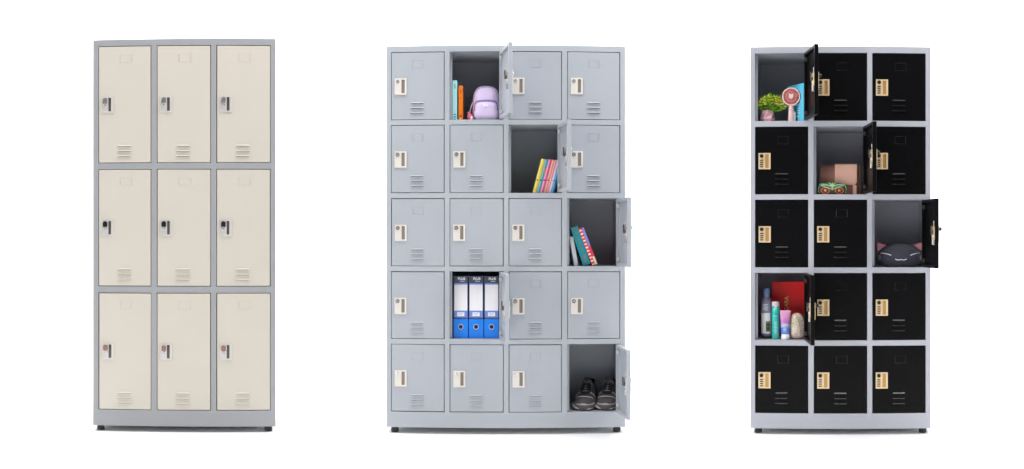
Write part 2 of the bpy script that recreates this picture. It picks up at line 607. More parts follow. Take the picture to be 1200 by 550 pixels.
class Dome:
    """a stuffed shape: outline in x,z about (0,zc), bulging b to the front and b2 to the back"""
    def __init__(s, out, zc, b, b2, p=2.0, q=2.0):
        s.o = out; s.zc = zc; s.b = b; s.b2 = b2; s.p = p; s.q = q

    def y(s, x, z):
        t = math.atan2(z - s.zc, x); rho = min(1, math.hypot(x, z - s.zc) / s.o(t))
        return -s.b * (1 - rho ** s.p) ** (1 / s.q)

    def mesh(s, b, m=0, n=48, k=14, M=None, y0=0.0):
        rings = []
        for sg in (1, -1):
            rr = range(1, k + 1) if sg == 1 else range(k - 1, 0, -1)
            for i in rr:
                rho = sin(pi / 2 * i / k)
                yy = (-s.b if sg == 1 else s.b2) * (1 - min(1, rho) ** s.p) ** (1 / s.q)
                rings.append([(rho * s.o(2 * pi * j / n) * cos(2 * pi * j / n), y0 + yy, s.zc + rho * s.o(2 * pi * j / n) * sin(2 * pi * j / n)) for j in range(n)])
        b.loft(rings, m, True, True, True, M)

    def line(s, b, pts, r, m=0, off=0.0006, sub=6, y0=0.0):
        P = []
        for i in range(len(pts) - 1):
            for k in range(sub):
                f = k / sub
                P.append((pts[i][0] * (1 - f) + pts[i + 1][0] * f, pts[i][1] * (1 - f) + pts[i + 1][1] * f))
        P.append(pts[-1])
        b.tube([(x, y0 + s.y(x, z) - off, z) for x, z in P], r, m, 6)


def curve(p0, p1, p2, n=8):
    return [((1 - t) ** 2 * p0[0] + 2 * t * (1 - t) * p1[0] + t * t * p2[0], (1 - t) ** 2 * p0[1] + 2 * t * (1 - t) * p1[1] + t * t * p2[1]) for t in [i / n for i in range(n + 1)]]


# --- middle locker, top: cyan book, orange book, lilac backpack
CY = mat('cyan_cover', (186, 244, 248), 0.35, coat=0.3)
CYD = mat('teal_print', (70, 150, 165), 0.5)
OR = mat('orange_cover', (240, 126, 30), 0.35, coat=0.3)
ORD = mat('rust_print', (185, 72, 30), 0.5)
book(Mi, 0, 530.2, 5.4, 47.0, 0.03, 0.17, CY, 'tall pale cyan book upright beside the orange book',
     marks=[(.3, .7, .80, .815, CYD), (.35, .75, .83, .845, CYD), (.3, .6, .86, .875, CYD), (.4, .7, .89, .905, CYD), (.3, .7, .13, .16, CYD), (.3, .7, .07, .10, CYD), (.3, .7, .015, .04, CYD)], group='books standing in the lockers')
book(Mi, 0, 537.4, 4.9, 40.5, 0.03, 0.15, OR, 'orange book upright between the cyan book and the lilac backpack',
     marks=[(.25, .75, .10, .16, ORD), (.35, .65, .80, .86, ORD), (.3, .7, .62, .64, ORD), (.3, .7, .04, .06, CY)], group='books standing in the lockers')

LIL = mat('lilac_fabric', (216, 198, 232), 0.85, bump=0.4, bscale=700, sheen=0.3)
LILD = mat('lilac_seam', (150, 128, 178), 0.85)
LILW = mat('white_print', (244, 240, 250), 0.7)
PNK = mat('pink_plush', (226, 112, 138), 0.8)
y = 0.10; k = K(Mi, y)
root = tag(empty('backpack', at(Mi, 569.8, 0, y)), 'small lilac backpack with front pocket and pink charm, top row', 'backpack')
Hh = ht(Mi, 0, 101.2, y); hw = 15.9 * k
d = Dome(se(hw, Hh * 0.60, 3.1, Hh * 0.40, 5, hw * 1.02), Hh * 0.40, 0.062, 0.07, 3.6, 2.0)
b = MB(); d.mesh(b, 0, 56, 16); b.build('main_bag', LIL, root)
pk = Dome(se(hw * 0.80, Hh * 0.24, 3.4, Hh * 0.26, 5, hw * 0.86), Hh * 0.275, 0.022, 0.02, 5, 2.0)
b = MB(); pk.mesh(b, 0, 48, 12, y0=-0.058); b.build('front_pocket', LIL, root)
b = MB()
pts = [(hw * 0.82 * x, Hh * z) for x, z in ((-1.0, .06), (-1.02, .30), (-.98, .47), (-.86, .535), (-.4, .55), (.4, .555), (.86, .54), (.98, .47), (1.0, .3))]
d.line(b, pts, 0.0032, 0, 0.001)
pts = [(hw * x, Hh * z) for x, z in ((-.93, .3), (-.92, .55), (-.80, .78), (-.5, .91), (0, .955), (.5, .91), (.8, .78), (.92, .55))]
d.line(b, pts, 0.0014, 0, 0.0)
b.build('zipper', LILD, root)
b = MB()
for q in range(5):
    z = Hh * (0.36 + 0.018 * q)
    xw = hw * (0.24 - 0.03 * abs(q - 2))
    b.tube([(xo, -0.058 + pk.y(xo, z) - 0.0006, z + 0.0015 * sin(8 * xo / hw + q)) for xo in [(-1 + 2 * i / 8) * xw for i in range(9)]], 0.0014)
b.build('logo_patch', LILW, root)
b = MB()
b.tube([(-0.02, 0.045, Hh * .93), (-0.018, 0.05, Hh * 1.02), (0, 0.05, Hh * 1.05), (0.018, 0.05, Hh * 1.02), (0.02, 0.045, Hh * .93)], 0.004)
b.build('top_handle', LILD, root)
b = MB()
b.ball((-hw - 0.012, -0.045, 0.018), 0.017, 0, 14, (0.8, .6, 1.05))
b.ball((-hw - 0.016, -0.045, 0.036), 0.008, 0, 10)
b.ball((-hw - 0.003, -0.05, 0.012), 0.011, 1, 12, (0.7, .6, 1.0))
b.tube([(-hw - 0.012, -0.045, 0.036), (-hw - 0.006, -0.035, 0.07), (-hw + 0.006, -0.02, 0.10)], 0.0015, 1)
b.build('charm', [PNK, LILW], root)

# --- middle locker, second row: six leaning thin books
BK = [('yellow', (244, 214, 70), 4.2, 41.0, 'yellow thin book, leftmost of the six leaning right'),
      ('teal', (58, 170, 160), 4.0, 40.5, 'teal thin book with an orange spot, leaning beside the yellow one'),
      ('magenta', (232, 92, 160), 4.0, 40.4, 'magenta pink thin book leaning between teal and peach books'),
      ('peach', (244, 150, 112), 3.9, 40.0, 'peach orange thin book leaning beside the magenta one'),
      ('white', (244, 230, 240), 4.0, 39.6, 'white and pink thin book leaning beside the blue one'),
      ('blue', (44, 146, 214), 3.8, 38.8, 'blue thin book, rightmost of the six leaning right')]
BKP = [mat('print_' + n, c, 0.5) for n, c in (('a', (250, 240, 150)), ('b', (240, 140, 60)), ('c', (250, 190, 220)), ('d', (250, 214, 190)), ('e', (236, 120, 180)), ('f', (150, 210, 240)))]
PDK = mat('print_dark', (70, 60, 70), 0.6)
px = 624.2
for i, (n, col, wp, hp, lab) in enumerate(BK):
    cv = mat('cover_' + n, col, 0.35, coat=0.3)
    mk = [(.12, .48, .0, .35, BKP[i if i != 1 else 5]), (.12, .48, .40, .98, BKP[i if i != 1 else 5]), (.25, .75, .365, .385, PDK)] + ([(.2, .95, .60, .72, BKP[1])] if i == 1 else [])
    book(Mi, 1, px, wp, hp, 0.035 + 0.003 * (i % 2), 0.14, cv, lab, lean=14.6, marks=mk, group='thin books leaning together', board=0.0012)
    px += wp / cos(R(14.6)) + 0.05

# --- middle locker, third row: white, teal and striped books leaning left
WC = mat('white_cover', (250, 250, 252), 0.4)
TEA = mat('teal_cover', (24, 146, 164), 0.4, coat=0.3)
TAN = mat('tan_print', (150, 130, 84), 0.5)
BLU = mat('periwinkle', (130, 150, 225), 0.4)
STR = mat('red_stripe', (232, 62, 84), 0.4)
CRM = mat('cream_print', (244, 226, 190), 0.5)
book(Mi, 2, 673.2, 4.6, 34.5, 0.05, 0.15, WC, 'white book leaning left against the locker wall', lean=-9.5, group='books standing in the lockers')
mk = [(.22, .78, .80, .805, TAN), (.22, .78, .97, .975, TAN), (.22, .26, .80, .97, TAN), (.74, .78, .80, .97, TAN)]
mk += [(.38 + .04 * (j % 2), .62 - .03 * (j % 3), .83 + .022 * j, .84 + .022 * j, TAN) for j in range(6)]
mk += [(.34 + .05 * (j % 3), .60 + .03 * (j % 2), .36 + .024 * j, .37 + .024 * j, TAN) for j in range(16)]
mk += [(.28, .72, .09 + .03 * j, .105 + .03 * j, TAN) for j in range(6)]
book(Mi, 2, 684.0, 8.6, 47.0, 0.035, 0.16, TEA, 'thick teal book with tan lettering leaning left', lean=-19, marks=mk, group='books standing in the lockers')
mk = [(.05, .5, j / 11 + .01, j / 11 + .05, WC if j % 2 else CRM) for j in range(11)] + [(.6, .98, .5, .98, BLU), (.6, .98, .0, .22, CRM)]
book(Mi, 2, 694.2, 6.6, 46.5, 0.035, 0.15, STR, 'red book with white stripes and a blue edge, leaning left on the teal one', lean=-20.5, marks=mk, group='books standing in the lockers')

# --- middle locker, fourth row: three lever-arch binders
BB = mat('binder_blue', (16, 134, 246), 0.4, coat=0.2)
BN = mat('binder_header', (74, 78, 96), 0.5)
BP = mat('binder_band', (118, 146, 226), 0.45)
BW = mat('binder_label', (250, 248, 252), 0.6)
HOL = mat('hole_black', (12, 12, 16), 0.6)
RING = mat('ring_silver', (200, 205, 215), 0.3, metal=0.5)
for i, (a0, a1) in enumerate(((531.4, 548.5), (549.4, 566.5), (567.5, 584.6))):
    y = 0.04; k = K(Mi, y)
    w = (a1 - a0) * k; h = ht(Mi, 3, 323.6, y) - 0.001
    lab = ['blue lever arch binder, left one of three', 'blue lever arch binder in the middle of three', 'blue lever arch binder, right one of three beside the open door'][i]
    root = tag(empty('binder', at(Mi, (a0 + a1) / 2, 3, y)), lab, 'binder', 'lever arch binders standing in a compartment')
    u = lambda py: h - (py - 323.6) * k
    b = MB()
    b.box(-w / 2, w / 2, 0.0, 0.004, u(373.6), h, 0)
    b.box(-w / 2, w / 2, 0.0, 0.004, 0, u(374.0), 1)
    b.box(-w / 2, -w / 2 + 0.003, 0.004, 0.24, 0, h, 1); b.box(w / 2 - 0.003, w / 2, 0.004, 0.24, 0, h, 1)
    b.build('cover', [BN, BB], root, bevel=0.0008)
    b = MB(); b.box(-w / 2 + 0.004, w / 2 - 0.004, 0.006, 0.22, 0.003, h - 0.02); b.build('pages', PAPER, root)
    b = MB()
    b.box(-w / 2 + 0.003, w / 2 - 0.003, -0.0012, 0.0005, u(372.2), u(331.8), 1)
    b.box(-w / 2 + 0.0035, w / 2 - 0.0035, -0.0018, 0.0, u(364.2), u(333.6), 0)
    b.box(-4.2 * k, 4.2 * k, -0.0018, 0.0, u(370.6), u(366.2), 0)
    b.box(-3.0 * k, 3.0 * k, -0.0021, 0.0, u(368.0), u(367.5), 2)
    b.box(-3.4 * k, 1.6 * k, -0.0021, 0.0, u(369.4), u(369.0), 2)
    b.build('spine_label', [BW, BP, mat('label_grey', (150, 156, 180), 0.6)], root)
    text_obj('brand_text', 'PLUS', 3.9 * k, BW, root, T(0.8 * k, -0.0012, u(326.9)), 0.0006)
    b = MB(); b.box(-1.0 * k, 4.4 * k, -0.0008, 0.0003, u(330.0), u(329.5)); b.build('header_line', BW, root)
    b = MB(); n = 24
    b.loft([[(r * cos(2 * pi * j / n), yy, u(383.2) + r * sin(2 * pi * j / n)) for j in range(n)] for r, yy in ((3.2 * k, 0), (3.1 * k, -0.002), (2.5 * k, -0.002), (2.4 * k, -0.0006))], 0, True, False, False)
    b.cyly(0, u(383.2), -0.0009, 0.0002, 2.45 * k, 1)
    b.build('finger_ring', [RING, HOL], root)

# --- middle locker, bottom right: a pair of sneakers
SHU = mat('shoe_mesh', (76, 72, 76), 0.9, bump=0.6, bscale=500, mottle=0.15)
SHG = mat('shoe_grey', (172, 160, 154), 0.85, bump=0.5, bscale=600, mottle=0.1)
SHS = mat('shoe_sole', (78, 74, 76), 0.7)
SHW = mat('shoe_white', (168, 162, 158), 0.5)
LAC = mat('lace', (128, 122, 124), 0.8)
SHI = mat('shoe_lining', (30, 28, 32), 0.9)


def sneaker(px, y, rz, label):
    root = tag(empty('sneaker', at(Mi, px, 4, y, rz) @ Matrix.Diagonal((1.0, .85, 1.0, 1))), label, 'shoe', 'pair of sneakers in the bottom compartment')
    # along +y from toe (0) to heel (.27)
    st = [(0.000, .012, .030, 0.0), (0.010, .030, .045, .0), (0.030, .043, .058, .0), (0.060, .050, .066, .0), (0.090, .050, .080, .001), (0.120, .049, .100, .002),
          (0.150, .047, .116, .003), (0.180, .046, .122, .003), (0.210, .045, .120, .002), (0.240, .042, .126, .0), (0.258, .028, .116, .0), (0.266, .014, .100, .0)]

    def ring(yy, hw_, hh, xo, z0=0.022, n=24):
        r = []
        for j in range(n):
            a = 2 * pi * j / n
            cx, sz = cos(a), sin(a)
            x = hw_ * math.copysign(abs(cx) ** 0.75, cx) * (1 - 0.30 * max(0, sz) ** 2 * (1 if yy > .07 else .4))
            z = z0 + (hh - z0) * (max(0, sz) ** 0.75) + (0.006 * min(0, sz))
            r.append((x + xo, yy, z))
        return r
    b = MB()
    b.loft([ring(*q) for q in st], 0, True)
    b.build('upper', SHU, root, sub=1)
    b = MB()
    b.loft([ring(q[0] - 0.0016, q[1] * 1.035, q[2] * 0.80 + 0.004 if i > 0 else q[2], q[3], 0.018) for i, q in enumerate(st[:5])], 0, True)
    b.build('toe_cap', SHG, root, sub=1)
    b = MB()
    so = []
    for z, e in ((0.0, .92), (0.004, 1.0), (0.020, 1.06), (0.027, 1.03)):
        pts = [(q[1] * e + q[3] + .002, q[0]) for q in st] + [(-q[1] * e + q[3] - .002, q[0]) for q in reversed(st)]
        so.append([(x, yy - 0.004 * (e - .9) * 8 * (1 if yy < .1 else -1), z) for x, yy in pts])
    b.loft(so, 0, True)
    b.build('sole', SHS, root)
    b = MB()
    b.tube([(-.020, -.0025, .010), (-.034, .004, .013), (-.047, .022, .018), (-.055, .046, .022), (-.056, .08, .023)], [.002, .0045, .006, .005, .002], 0, 8)
    b.tube([(.012, -.002, .008), (.030, .004, .010), (.045, .020, .013)], [.0015, .003, .001], 0, 8)
    b.build('sole_trim', SHW, root)
    b = MB()
    for q in range(5):
        yy = 0.078 + q * 0.017; z = 0.080 + q * 0.0085
        b.tube([(-.026, yy + .006, z - .012), (-.014, yy, z + .003), (0, yy - .004, z + .007), (.014, yy, z + .003), (.026, yy + .006, z - .012)], 0.0028)
        b.tube([(-.02, yy + .012, z - .004), (0, yy + .004, z + .009), (.02, yy - .004, z - .004)], 0.0022)
    b.tube([(0, .14, .121), (-.02, .13, .128), (-.032, .122, .118), (-.014, .132, .116), (0, .14, .12)], 0.0022)
    b.tube([(0, .14, .121), (.02, .128, .127), (.03, .12, .117), (.014, .132, .116), (0, .14, .12)], 0.0022)
    b.build('laces', LAC, root)
    b = MB()
    b.loft([[(x, yy, z) for x, yy, z in ((-.024, .072, .073), (0, .060, .071), (.024, .072, .073), (.026, .11, .094), (.022, .15, .119), (-.022, .15, .119), (-.026, .11, .094))],
            [(x, yy, z) for x, yy, z in ((-.020, .076, .082), (0, .064, .080), (.020, .076, .082), (.022, .11, .105), (.018, .15, .127), (-.018, .15, .127), (-.022, .11, .105))]], 0, True)
    b.build('throat_panel', SHI, root, bevel=.002)
    b = MB()
    b.tube([(-.046, .075, .040), (-.036, .050, .058), (-.012, .034, .064), (.012, .034, .064), (.036, .050, .058), (.046, .075, .040)], .0026)
    b.tube([(-.050, .105, .050), (-.040, .085, .068), (-.026, .075, .078)], .0022)
    b.tube([(.050, .105, .050), (.040, .085, .068), (.026, .075, .078)], .0022)
    b.build('toe_overlay', SHW, root)
    b = MB()
    b.loft([[(.024 * f * cos(2 * pi * j / 20) + .002, .205 + .038 * f * sin(2 * pi * j / 20), z + .004 * sin(2 * pi * j / 20)) for j in range(20)] for f, z in ((1.25, .108), (1.3, .120), (1.1, .125), (.9, .119), (.8, .10))], 0, True, False, True)
    b.build('collar', SHI, root, sub=1)
    b = MB()
    b.loft([[(x, yy, z) for x, yy, z in ((-.020, y0, z0), (0, y0 - .004, z0 + .004), (.020, y0, z0), (.018, y0 + .005, z0), (0, y0 + .003, z0 + .003), (-.018, y0 + .005, z0))] for y0, z0 in ((.125, .105), (.150, .122), (.165, .136), (.168, .140))], 0, True)
    b.build('tongue', SHU, root, sub=1)
    for sg in (-1, 1):
        b = MB()
        for q in range(3):
            b.tube([(sg * .036, .09 + .03 * q, .070), (sg * .047, .10 + .03 * q, .045), (sg * .050, .085 + .03 * q, .028)], 0.0026)
        b.build('side_overlay', SHG, root)
    return root


sneaker(683.4, 0.026, R(-13), 'dark grey sneaker, the left shoe of the pair in the bottom compartment')
sneaker(709.6, 0.026, R(-13), 'dark grey sneaker, the right shoe of the pair beside the open door')

# --- right locker, top: potted plant, hand fan, cyan box
random.seed(4)
POT = mat('pot_pink', (238, 186, 194), 0.6)
GR = [mat('leaf_a', (136, 198, 50), 0.55, mottle=.2), mat('leaf_b', (196, 232, 80), 0.55, mottle=.2), mat('leaf_c', (70, 128, 34), 0.6, mottle=.2)]
FL = [mat('flower_yellow', (250, 226, 70), 0.6), mat('flower_cream', (250, 226, 180), 0.6), mat('flower_rust', (190, 110, 50), 0.6)]
y = 0.07; k = K(Ri, y)
root = tag(empty('potted_plant', at(Ri, 899.6, 0, y)), 'small yellow flowering plant in a faceted pink pot', 'plant')
b = MB()
hp = ht(Ri, 0, 129.5, y)
rr = []
for z, rd, tw in ((0, 7.0, 0), (hp * .3, 8.8, 0), (hp * .75, 7.9, 30), (hp, 7.4, 30), (hp * .97, 6.4, 30)):
    rr.append([(rd * k * cos(2 * pi * j / 6 + R(tw)), rd * k * sin(2 * pi * j / 6 + R(tw)), z) for j in range(6)])
b.loft(rr, 0, False); b.build('pot', POT, root, bevel=0.0006)
b = MB(); fl = MB()
zc = ht(Ri, 0, 121.5, y)
ox = 4.0 * k


def leaf(b, p, dr, ln, wd, m):
    dr = dr.normalized(); sd = dr.cross(Vector((random.uniform(-1, 1), random.uniform(-1, 1), random.uniform(.2, 1)))).normalized()
    up = dr.cross(sd)
    a = p; t = p + dr * ln; mid = p + dr * ln * .5 + up * ln * .12
    b.add([tuple(a), tuple(mid + sd * wd), tuple(t), tuple(mid - sd * wd)], [(0, 1, 2), (0, 2, 3)], m, False)


for i in range(900):
    v = Vector((random.gauss(0, 1), random.gauss(0, 1), random.gauss(0, 1))).normalized() * random.uniform(.25, 1.15) ** .6
    bx = v.x * 15.0 * k; 
    p = Vector((ox + bx, v.y * 9 * k, zc + v.z * 8.6 * k - 1.5 * k * (abs(v.x) ** 2)))
    p.x = max(p.x, -11.5 * k)
    m = random.choices((0, 1, 2), (5, 5 if v.z > -.2 else 3, 3))[0]
    leaf(b, p, Vector((v.x * 1.2, v.y, v.z + .3)) + Vector((random.uniform(-.5, .5),) * 3), random.uniform(2.6, 5.0) * k, random.uniform(.7, 1.25) * k, m)
for i in range(26):
    a = random.uniform(0, 2 * pi)
    b.tube([(random.uniform(-3, 3) * k, random.uniform(-3, 3) * k, hp * .9), (ox * .6 + 5 * k * cos(a), 3 * k * sin(a), hp + 6 * k), (ox + 10 * k * cos(a), 6 * k * sin(a), hp + 13 * k)], 0.0012, 2, 5)
b.build('foliage', GR, root)
for i in range(210):
    v = Vector((random.uniform(-1, 1), random.uniform(-1, .6), random.uniform(-.15, 1)))
    if v.length > 1.15: continue
    v = v.normalized() * random.uniform(.9, 1.15)
    p = Vector((max(ox + v.x * 15.5 * k, -11.8 * k), v.y * 9.5 * k, zc + v.z * 9 * k - 1.5 * k * v.x ** 2))
    m = random.choices((0, 1, 2), (6, 3, 2))[0]
    fl.ball(tuple(p), random.uniform(.7, 1.25) * k, m, 6, (1, 1, .7))
fl.build('flowers', FL, root)

FP = mat('fan_pink', (246, 176, 170), 0.4, coat=.2)
FPL = mat('fan_light', (246, 206, 200), 0.4, coat=.2)
FPD = mat('fan_blades', (232, 116, 116), 0.45)
y = 0.055; k = K(Ri, y)
root = tag(empty('hand_fan', at(Ri, 927.3, 0, y)), 'round pink hand fan standing between the plant and the cyan box', 'fan')
zc = ht(Ri, 0, 113.6, y); Rr = 9.9 * k
b = MB()
for yy in (-.010, .010):
    b.tube([(Rr * cos(2 * pi * i / 40), yy, zc + Rr * sin(2 * pi * i / 40)) for i in range(41)], 0.0036, 0, 8)
b.loft([[(Rr * f * cos(2 * pi * j / 40), yy, zc + Rr * f * sin(2 * pi * j / 40)) for j in range(40)] for f, yy in ((1.02, -.010), (1.05, 0), (1.02, .010))], 0, True, False, False)
b.build('guard_ring', FPL, root)
b = MB()
for q in range(26):
    a = 2 * pi * q / 26
    b.tube([(.3 * Rr * cos(a), -.013, zc + .3 * Rr * sin(a)), (.7 * Rr * cos(a + .15), -.015, zc + .7 * Rr * sin(a + .15)), (Rr * cos(a + .3), -.010, zc + Rr * sin(a + .3))], 0.0009, 0, 5)
b.tube([(.62 * Rr * cos(2 * pi * i / 30), -.0145, zc + .62 * Rr * sin(2 * pi * i / 30)) for i in range(31)], 0.0009, 0, 5)
b.build('grille', FP, root)
for q in range(5):
    a0 = 2 * pi * q / 5
    b = MB()
    P1 = [(Rr * f * cos(a0 + t), -.004 + .010 * t, zc + Rr * f * sin(a0 + t)) for t, f in ((0, .15), (.05, .5), (.1, .86), (.5, .9), (.95, .84), (1.1, .5), (.9, .15))]
    P2 = [(x, yy + .0012, z) for x, yy, z in P1]
    b.loft([P1, P2], 0, False); b.build('blade', FPD, root)
b = MB(); b.cyly(0, zc, .006, .010, Rr * .96, 0, 36); b.build('rear_guard', FPD, root)
b = MB()
b.cyly(0, zc, -.019, -.004, Rr * .27, 0, 24)
b.prism([(-.26 * Rr, zc + .1 * Rr), (-.26 * Rr, zc + .42 * Rr), (-.05 * Rr, zc + .22 * Rr)], -.019, -.008)
b.prism([(.26 * Rr, zc + .1 * Rr), (.05 * Rr, zc + .22 * Rr), (.26 * Rr, zc + .42 * Rr)], -.019, -.008)
b.build('hub', FPL, root, bevel=0.001)
b = MB()
zn = zc - Rr * 1.02
b.loft([[(hw_ * cos(2 * pi * j / 20), .012 * sin(2 * pi * j / 20), z) for j in range(20)] for z, hw_ in ((0, .0155), (.004, .0165), (zn * .5, .0135), (zn * .9, .0115), (zn, .009), (zn + .006, .008))], 0, True)
b.build('handle', FPL, root)
b = MB(); b.box(.012, .020, -.004, .006, .004, zn * .62); b.build('side_strip', mat('fan_white', (236, 228, 232), .5), root, bevel=.002)
b = MB(); b.cyly(0, zn * .72, -.0135, -.009, .004); b.build('button', FP, root, bevel=.0008)

CB = mat('cyan_box', (92, 200, 232), 0.35, coat=.3)
y1, y0 = 0.02, 0.135
pA = Vector(((941.6 - Ri.cx) * K(Ri, y1), y1)); pB = Vector(((923.0 - Ri.cx) * K(Ri, y0), y0))
dv = pA - pB; ln = dv.length; ang = math.atan2(dv.y, dv.x)
Mx = Ri.M @ T(pB.x, pB.y, Ri.Z(Ri.rows[0][1]) + .0005) @ Matrix.Rotation(ang, 4, 'Z')
hb = ht(Ri, 0, 97.2, y1)
root = tag(empty('carton', Mx), 'tall cyan carton with dark prints standing behind the pink fan', 'box')
b = MB(); b.box(0, ln, 0, .03, 0, hb); b.build('carton_body', CB, root, bevel=.001)
b = MB()
b.cyly(ln * .60, hb * .66, -.0008, .0003, ln * .24, 0, 28)
for q in range(7): b.box(ln * (.55 + .04 * (q % 3)), ln * (.72 + .05 * (q % 2)), -.0007, .0003, hb * (.20 + .032 * q), hb * (.212 + .032 * q), 1 if q % 2 else 2)
b.box(ln * .1, ln * .6, -.0007, .0003, .002, hb * .10, 2)
b.box(ln * .55, ln * .70, -.0009, .0003, hb * .14, hb * .17, 1)
b.build('carton_print', [mat('print_navy', (26, 30, 44), .5), mat('print_white', (230, 240, 245), .5), mat('print_green', (20, 130, 120), .5)], root)

# --- right locker, second row: brown handbag, owl-face case
LE = mat('leather_tan', (240, 190, 170), 0.5, bump=.4, bscale=250, mottle=.04)
LE_SHADE = mat('leather_brown', (172, 122, 106), 0.55, bump=.4, bscale=250, mottle=.05)  # tan leather darkened: the locker frame's shadow is put into the colour
STI = mat('stitch', (226, 190, 172), .7)
CHN = mat('chain_gold', (170, 140, 80), .3, metal=.9)
y = 0.115; k = K(Ri, y)
root = tag(empty('handbag', at(Ri, 984.5, 1, y)), 'tan brown leather handbag with a front flap and gold chain', 'handbag')
hB = ht(Ri, 1, 193.5, y); wl = -23.6 * k; wr = 24.0 * k
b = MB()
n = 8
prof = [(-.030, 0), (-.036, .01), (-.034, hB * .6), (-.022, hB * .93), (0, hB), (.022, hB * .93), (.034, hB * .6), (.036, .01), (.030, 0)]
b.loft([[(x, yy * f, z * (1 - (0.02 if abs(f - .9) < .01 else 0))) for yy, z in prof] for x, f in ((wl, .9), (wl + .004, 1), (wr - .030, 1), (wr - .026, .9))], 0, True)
b.build('bag_body', LE_SHADE, root)  # left of the flap the darker colour stands in for cast shadow
# flap: front from the top down to 0.3 of the height, lower corners rounded
fx0, fx1 = -6.0 * k, wr - .018  # left edge follows the edge of the painted shadow
b = MB()
rows = []
nz = 12
for i in range(nz + 1):
    t = i / nz
    if t < .35:
        a = t / .35 * pi / 2; yy = -.039 * sin(a); z = hB * .93 + .008 * cos(a) + hB * .055
        yy = .014 - (.053) * sin(a)
    else:
        q = (t - .35) / .65; yy = -.039 - .004 * sin(q * pi); z = hB * .985 - (hB * .66) * q
    inset = 0.010 * max(0, (t - .92) / .08) ** 1.2
    rows.append([(fx0 + (fx1 - fx0) * j / 10 if 0 < j < 10 else (fx0 if j == 0 else fx1 - inset), yy, z + (0.0 if j < 9 else -.0)) for j in range(11)])
back = [[(x, yy + .0025, z - .001) for x, yy, z in rw] for rw in rows]
loop = [rw + bk[::-1] for rw, bk in zip(rows, back)]
b.loft(loop, 0, True)
b.build('front_flap', LE, root, bevel=.0006)
b = MB()
b.tube([(fx0 + .003, -.0445, hB * .36), (fx0 + (fx1 - fx0) * .5, -.0445, hB * .355), (fx1 - .012, -.0445, hB * .36), (fx1 - .005, -.0445, hB * .40), (fx1 - .004, -.046, hB * .7), (fx1 - .004, -.043, hB * .95)], .0006)
b.build('stitching', STI, root)
b = MB()
b.loft([[(wr - .025 + dx, yy * g_, z) for yy, z in prof] for dx, g_ in ((0, .80), (.010, .95), (.018, .9))], 0, True)
b.build('side_gusset', mat('leather_dark', (112, 74, 62), .6, bump=.4, bscale=250), root)
b = MB()
b.box(fx1 - .020, fx1 - .002, -.042, -.034, .002, hB * .32); b.build('front_strap', LE, root, bevel=.002)
b = MB()
for i in range(22):
    z = .006 + i * .0062
    if i % 2: b.tube([(wr - .004, -.030 + .0035 * cos(a * pi / 4), z + .0048 * sin(a * pi / 4)) for a in range(9)], .0011, 0, 5)
    else: b.tube([(wr - .004 + .0035 * cos(a * pi / 4), -.030, z + .0048 * sin(a * pi / 4)) for a in range(9)], .0011, 0, 5)
b.build('chain', CHN, root)

GN = mat('owl_green', (58, 92, 62), .7, bump=.3, bscale=300, mottle=.1)
MINT = mat('owl_mint', (152, 224, 170), .6)
GRY = mat('owl_grey', (120, 140, 150), .6)
RDE = mat('owl_red', (246, 112, 84), .6)
RDD = mat('owl_darkred', (120, 44, 36), .6)
YEL = mat('owl_yellow', (196, 210, 120), .6)
y = 0.045; k = K(Ri, y)
root = tag(empty('pouch', at(Ri, 975.4, 1, y)), 'low green pouch with an owl face and red eyes, in front of the handbag', 'pouch')
hO = ht(Ri, 1, 214.2, y); wO = 17.4 * k
d = Dome(se(wO, hO * .62, 3.0, hO * .38, 6), hO * .38, .022, .030, 4, 2)
b = MB(); d.mesh(b, 0, 48, 12); b.build('pouch_body', GN, root)
for sg in (-1, 1):
    b = MB()
    ex, ez = sg * wO * .47, hO * .32
    for r_, m in ((wO * .34, 1), (wO * .24, 0), (wO * .13, 1), (wO * .06, 2)):
        pts = [(ex + r_ * 1.15 * cos(2 * pi * i / 20), max(.003, ez + r_ * .8 * sin(2 * pi * i / 20))) for i in range(21)]
        d.line(b, pts, .0019, m, .0004, 2)
    b.ball((ex, d.y(ex, ez) - .0005, ez), wO * .10, 0, 12, (1, .25, .8))
    b.build('owl_eye', [RDE, RDD, YEL], root)
    b = MB()
    for q, m in ((0, 0), (.13, 1), (.24, 0)):
        d.line(b, curve((sg * wO * .03, hO * (.42 + q)), (sg * wO * .35, hO * (.60 + q * 1.0)), (sg * wO * .86, hO * (.78 + q * .35))), .0017 if m else .0022, m, .0004, 2)
    d.line(b, curve((sg * wO * .88, hO * .1), (sg * wO * 1.0, hO * .4), (sg * wO * .86, hO * .7)), .0018, 0, .0004, 2)
    b.build('owl_brow', [MINT, GRY], root)
b = MB()
for q in range(4):
    d.line(b, [(-wO * (.24 - .05 * q), hO * (.98 - .04 * q)), (0, hO * (.72 - .08 * q)), (wO * (.24 - .05 * q), hO * (.98 - .04 * q))], .0016, q % 2, .0005, 5)
d.line(b, [(0, hO * .98), (0, hO * .32)], .0022, 1, .0006, 6)
b.build('owl_beak', [MINT, YEL], root)

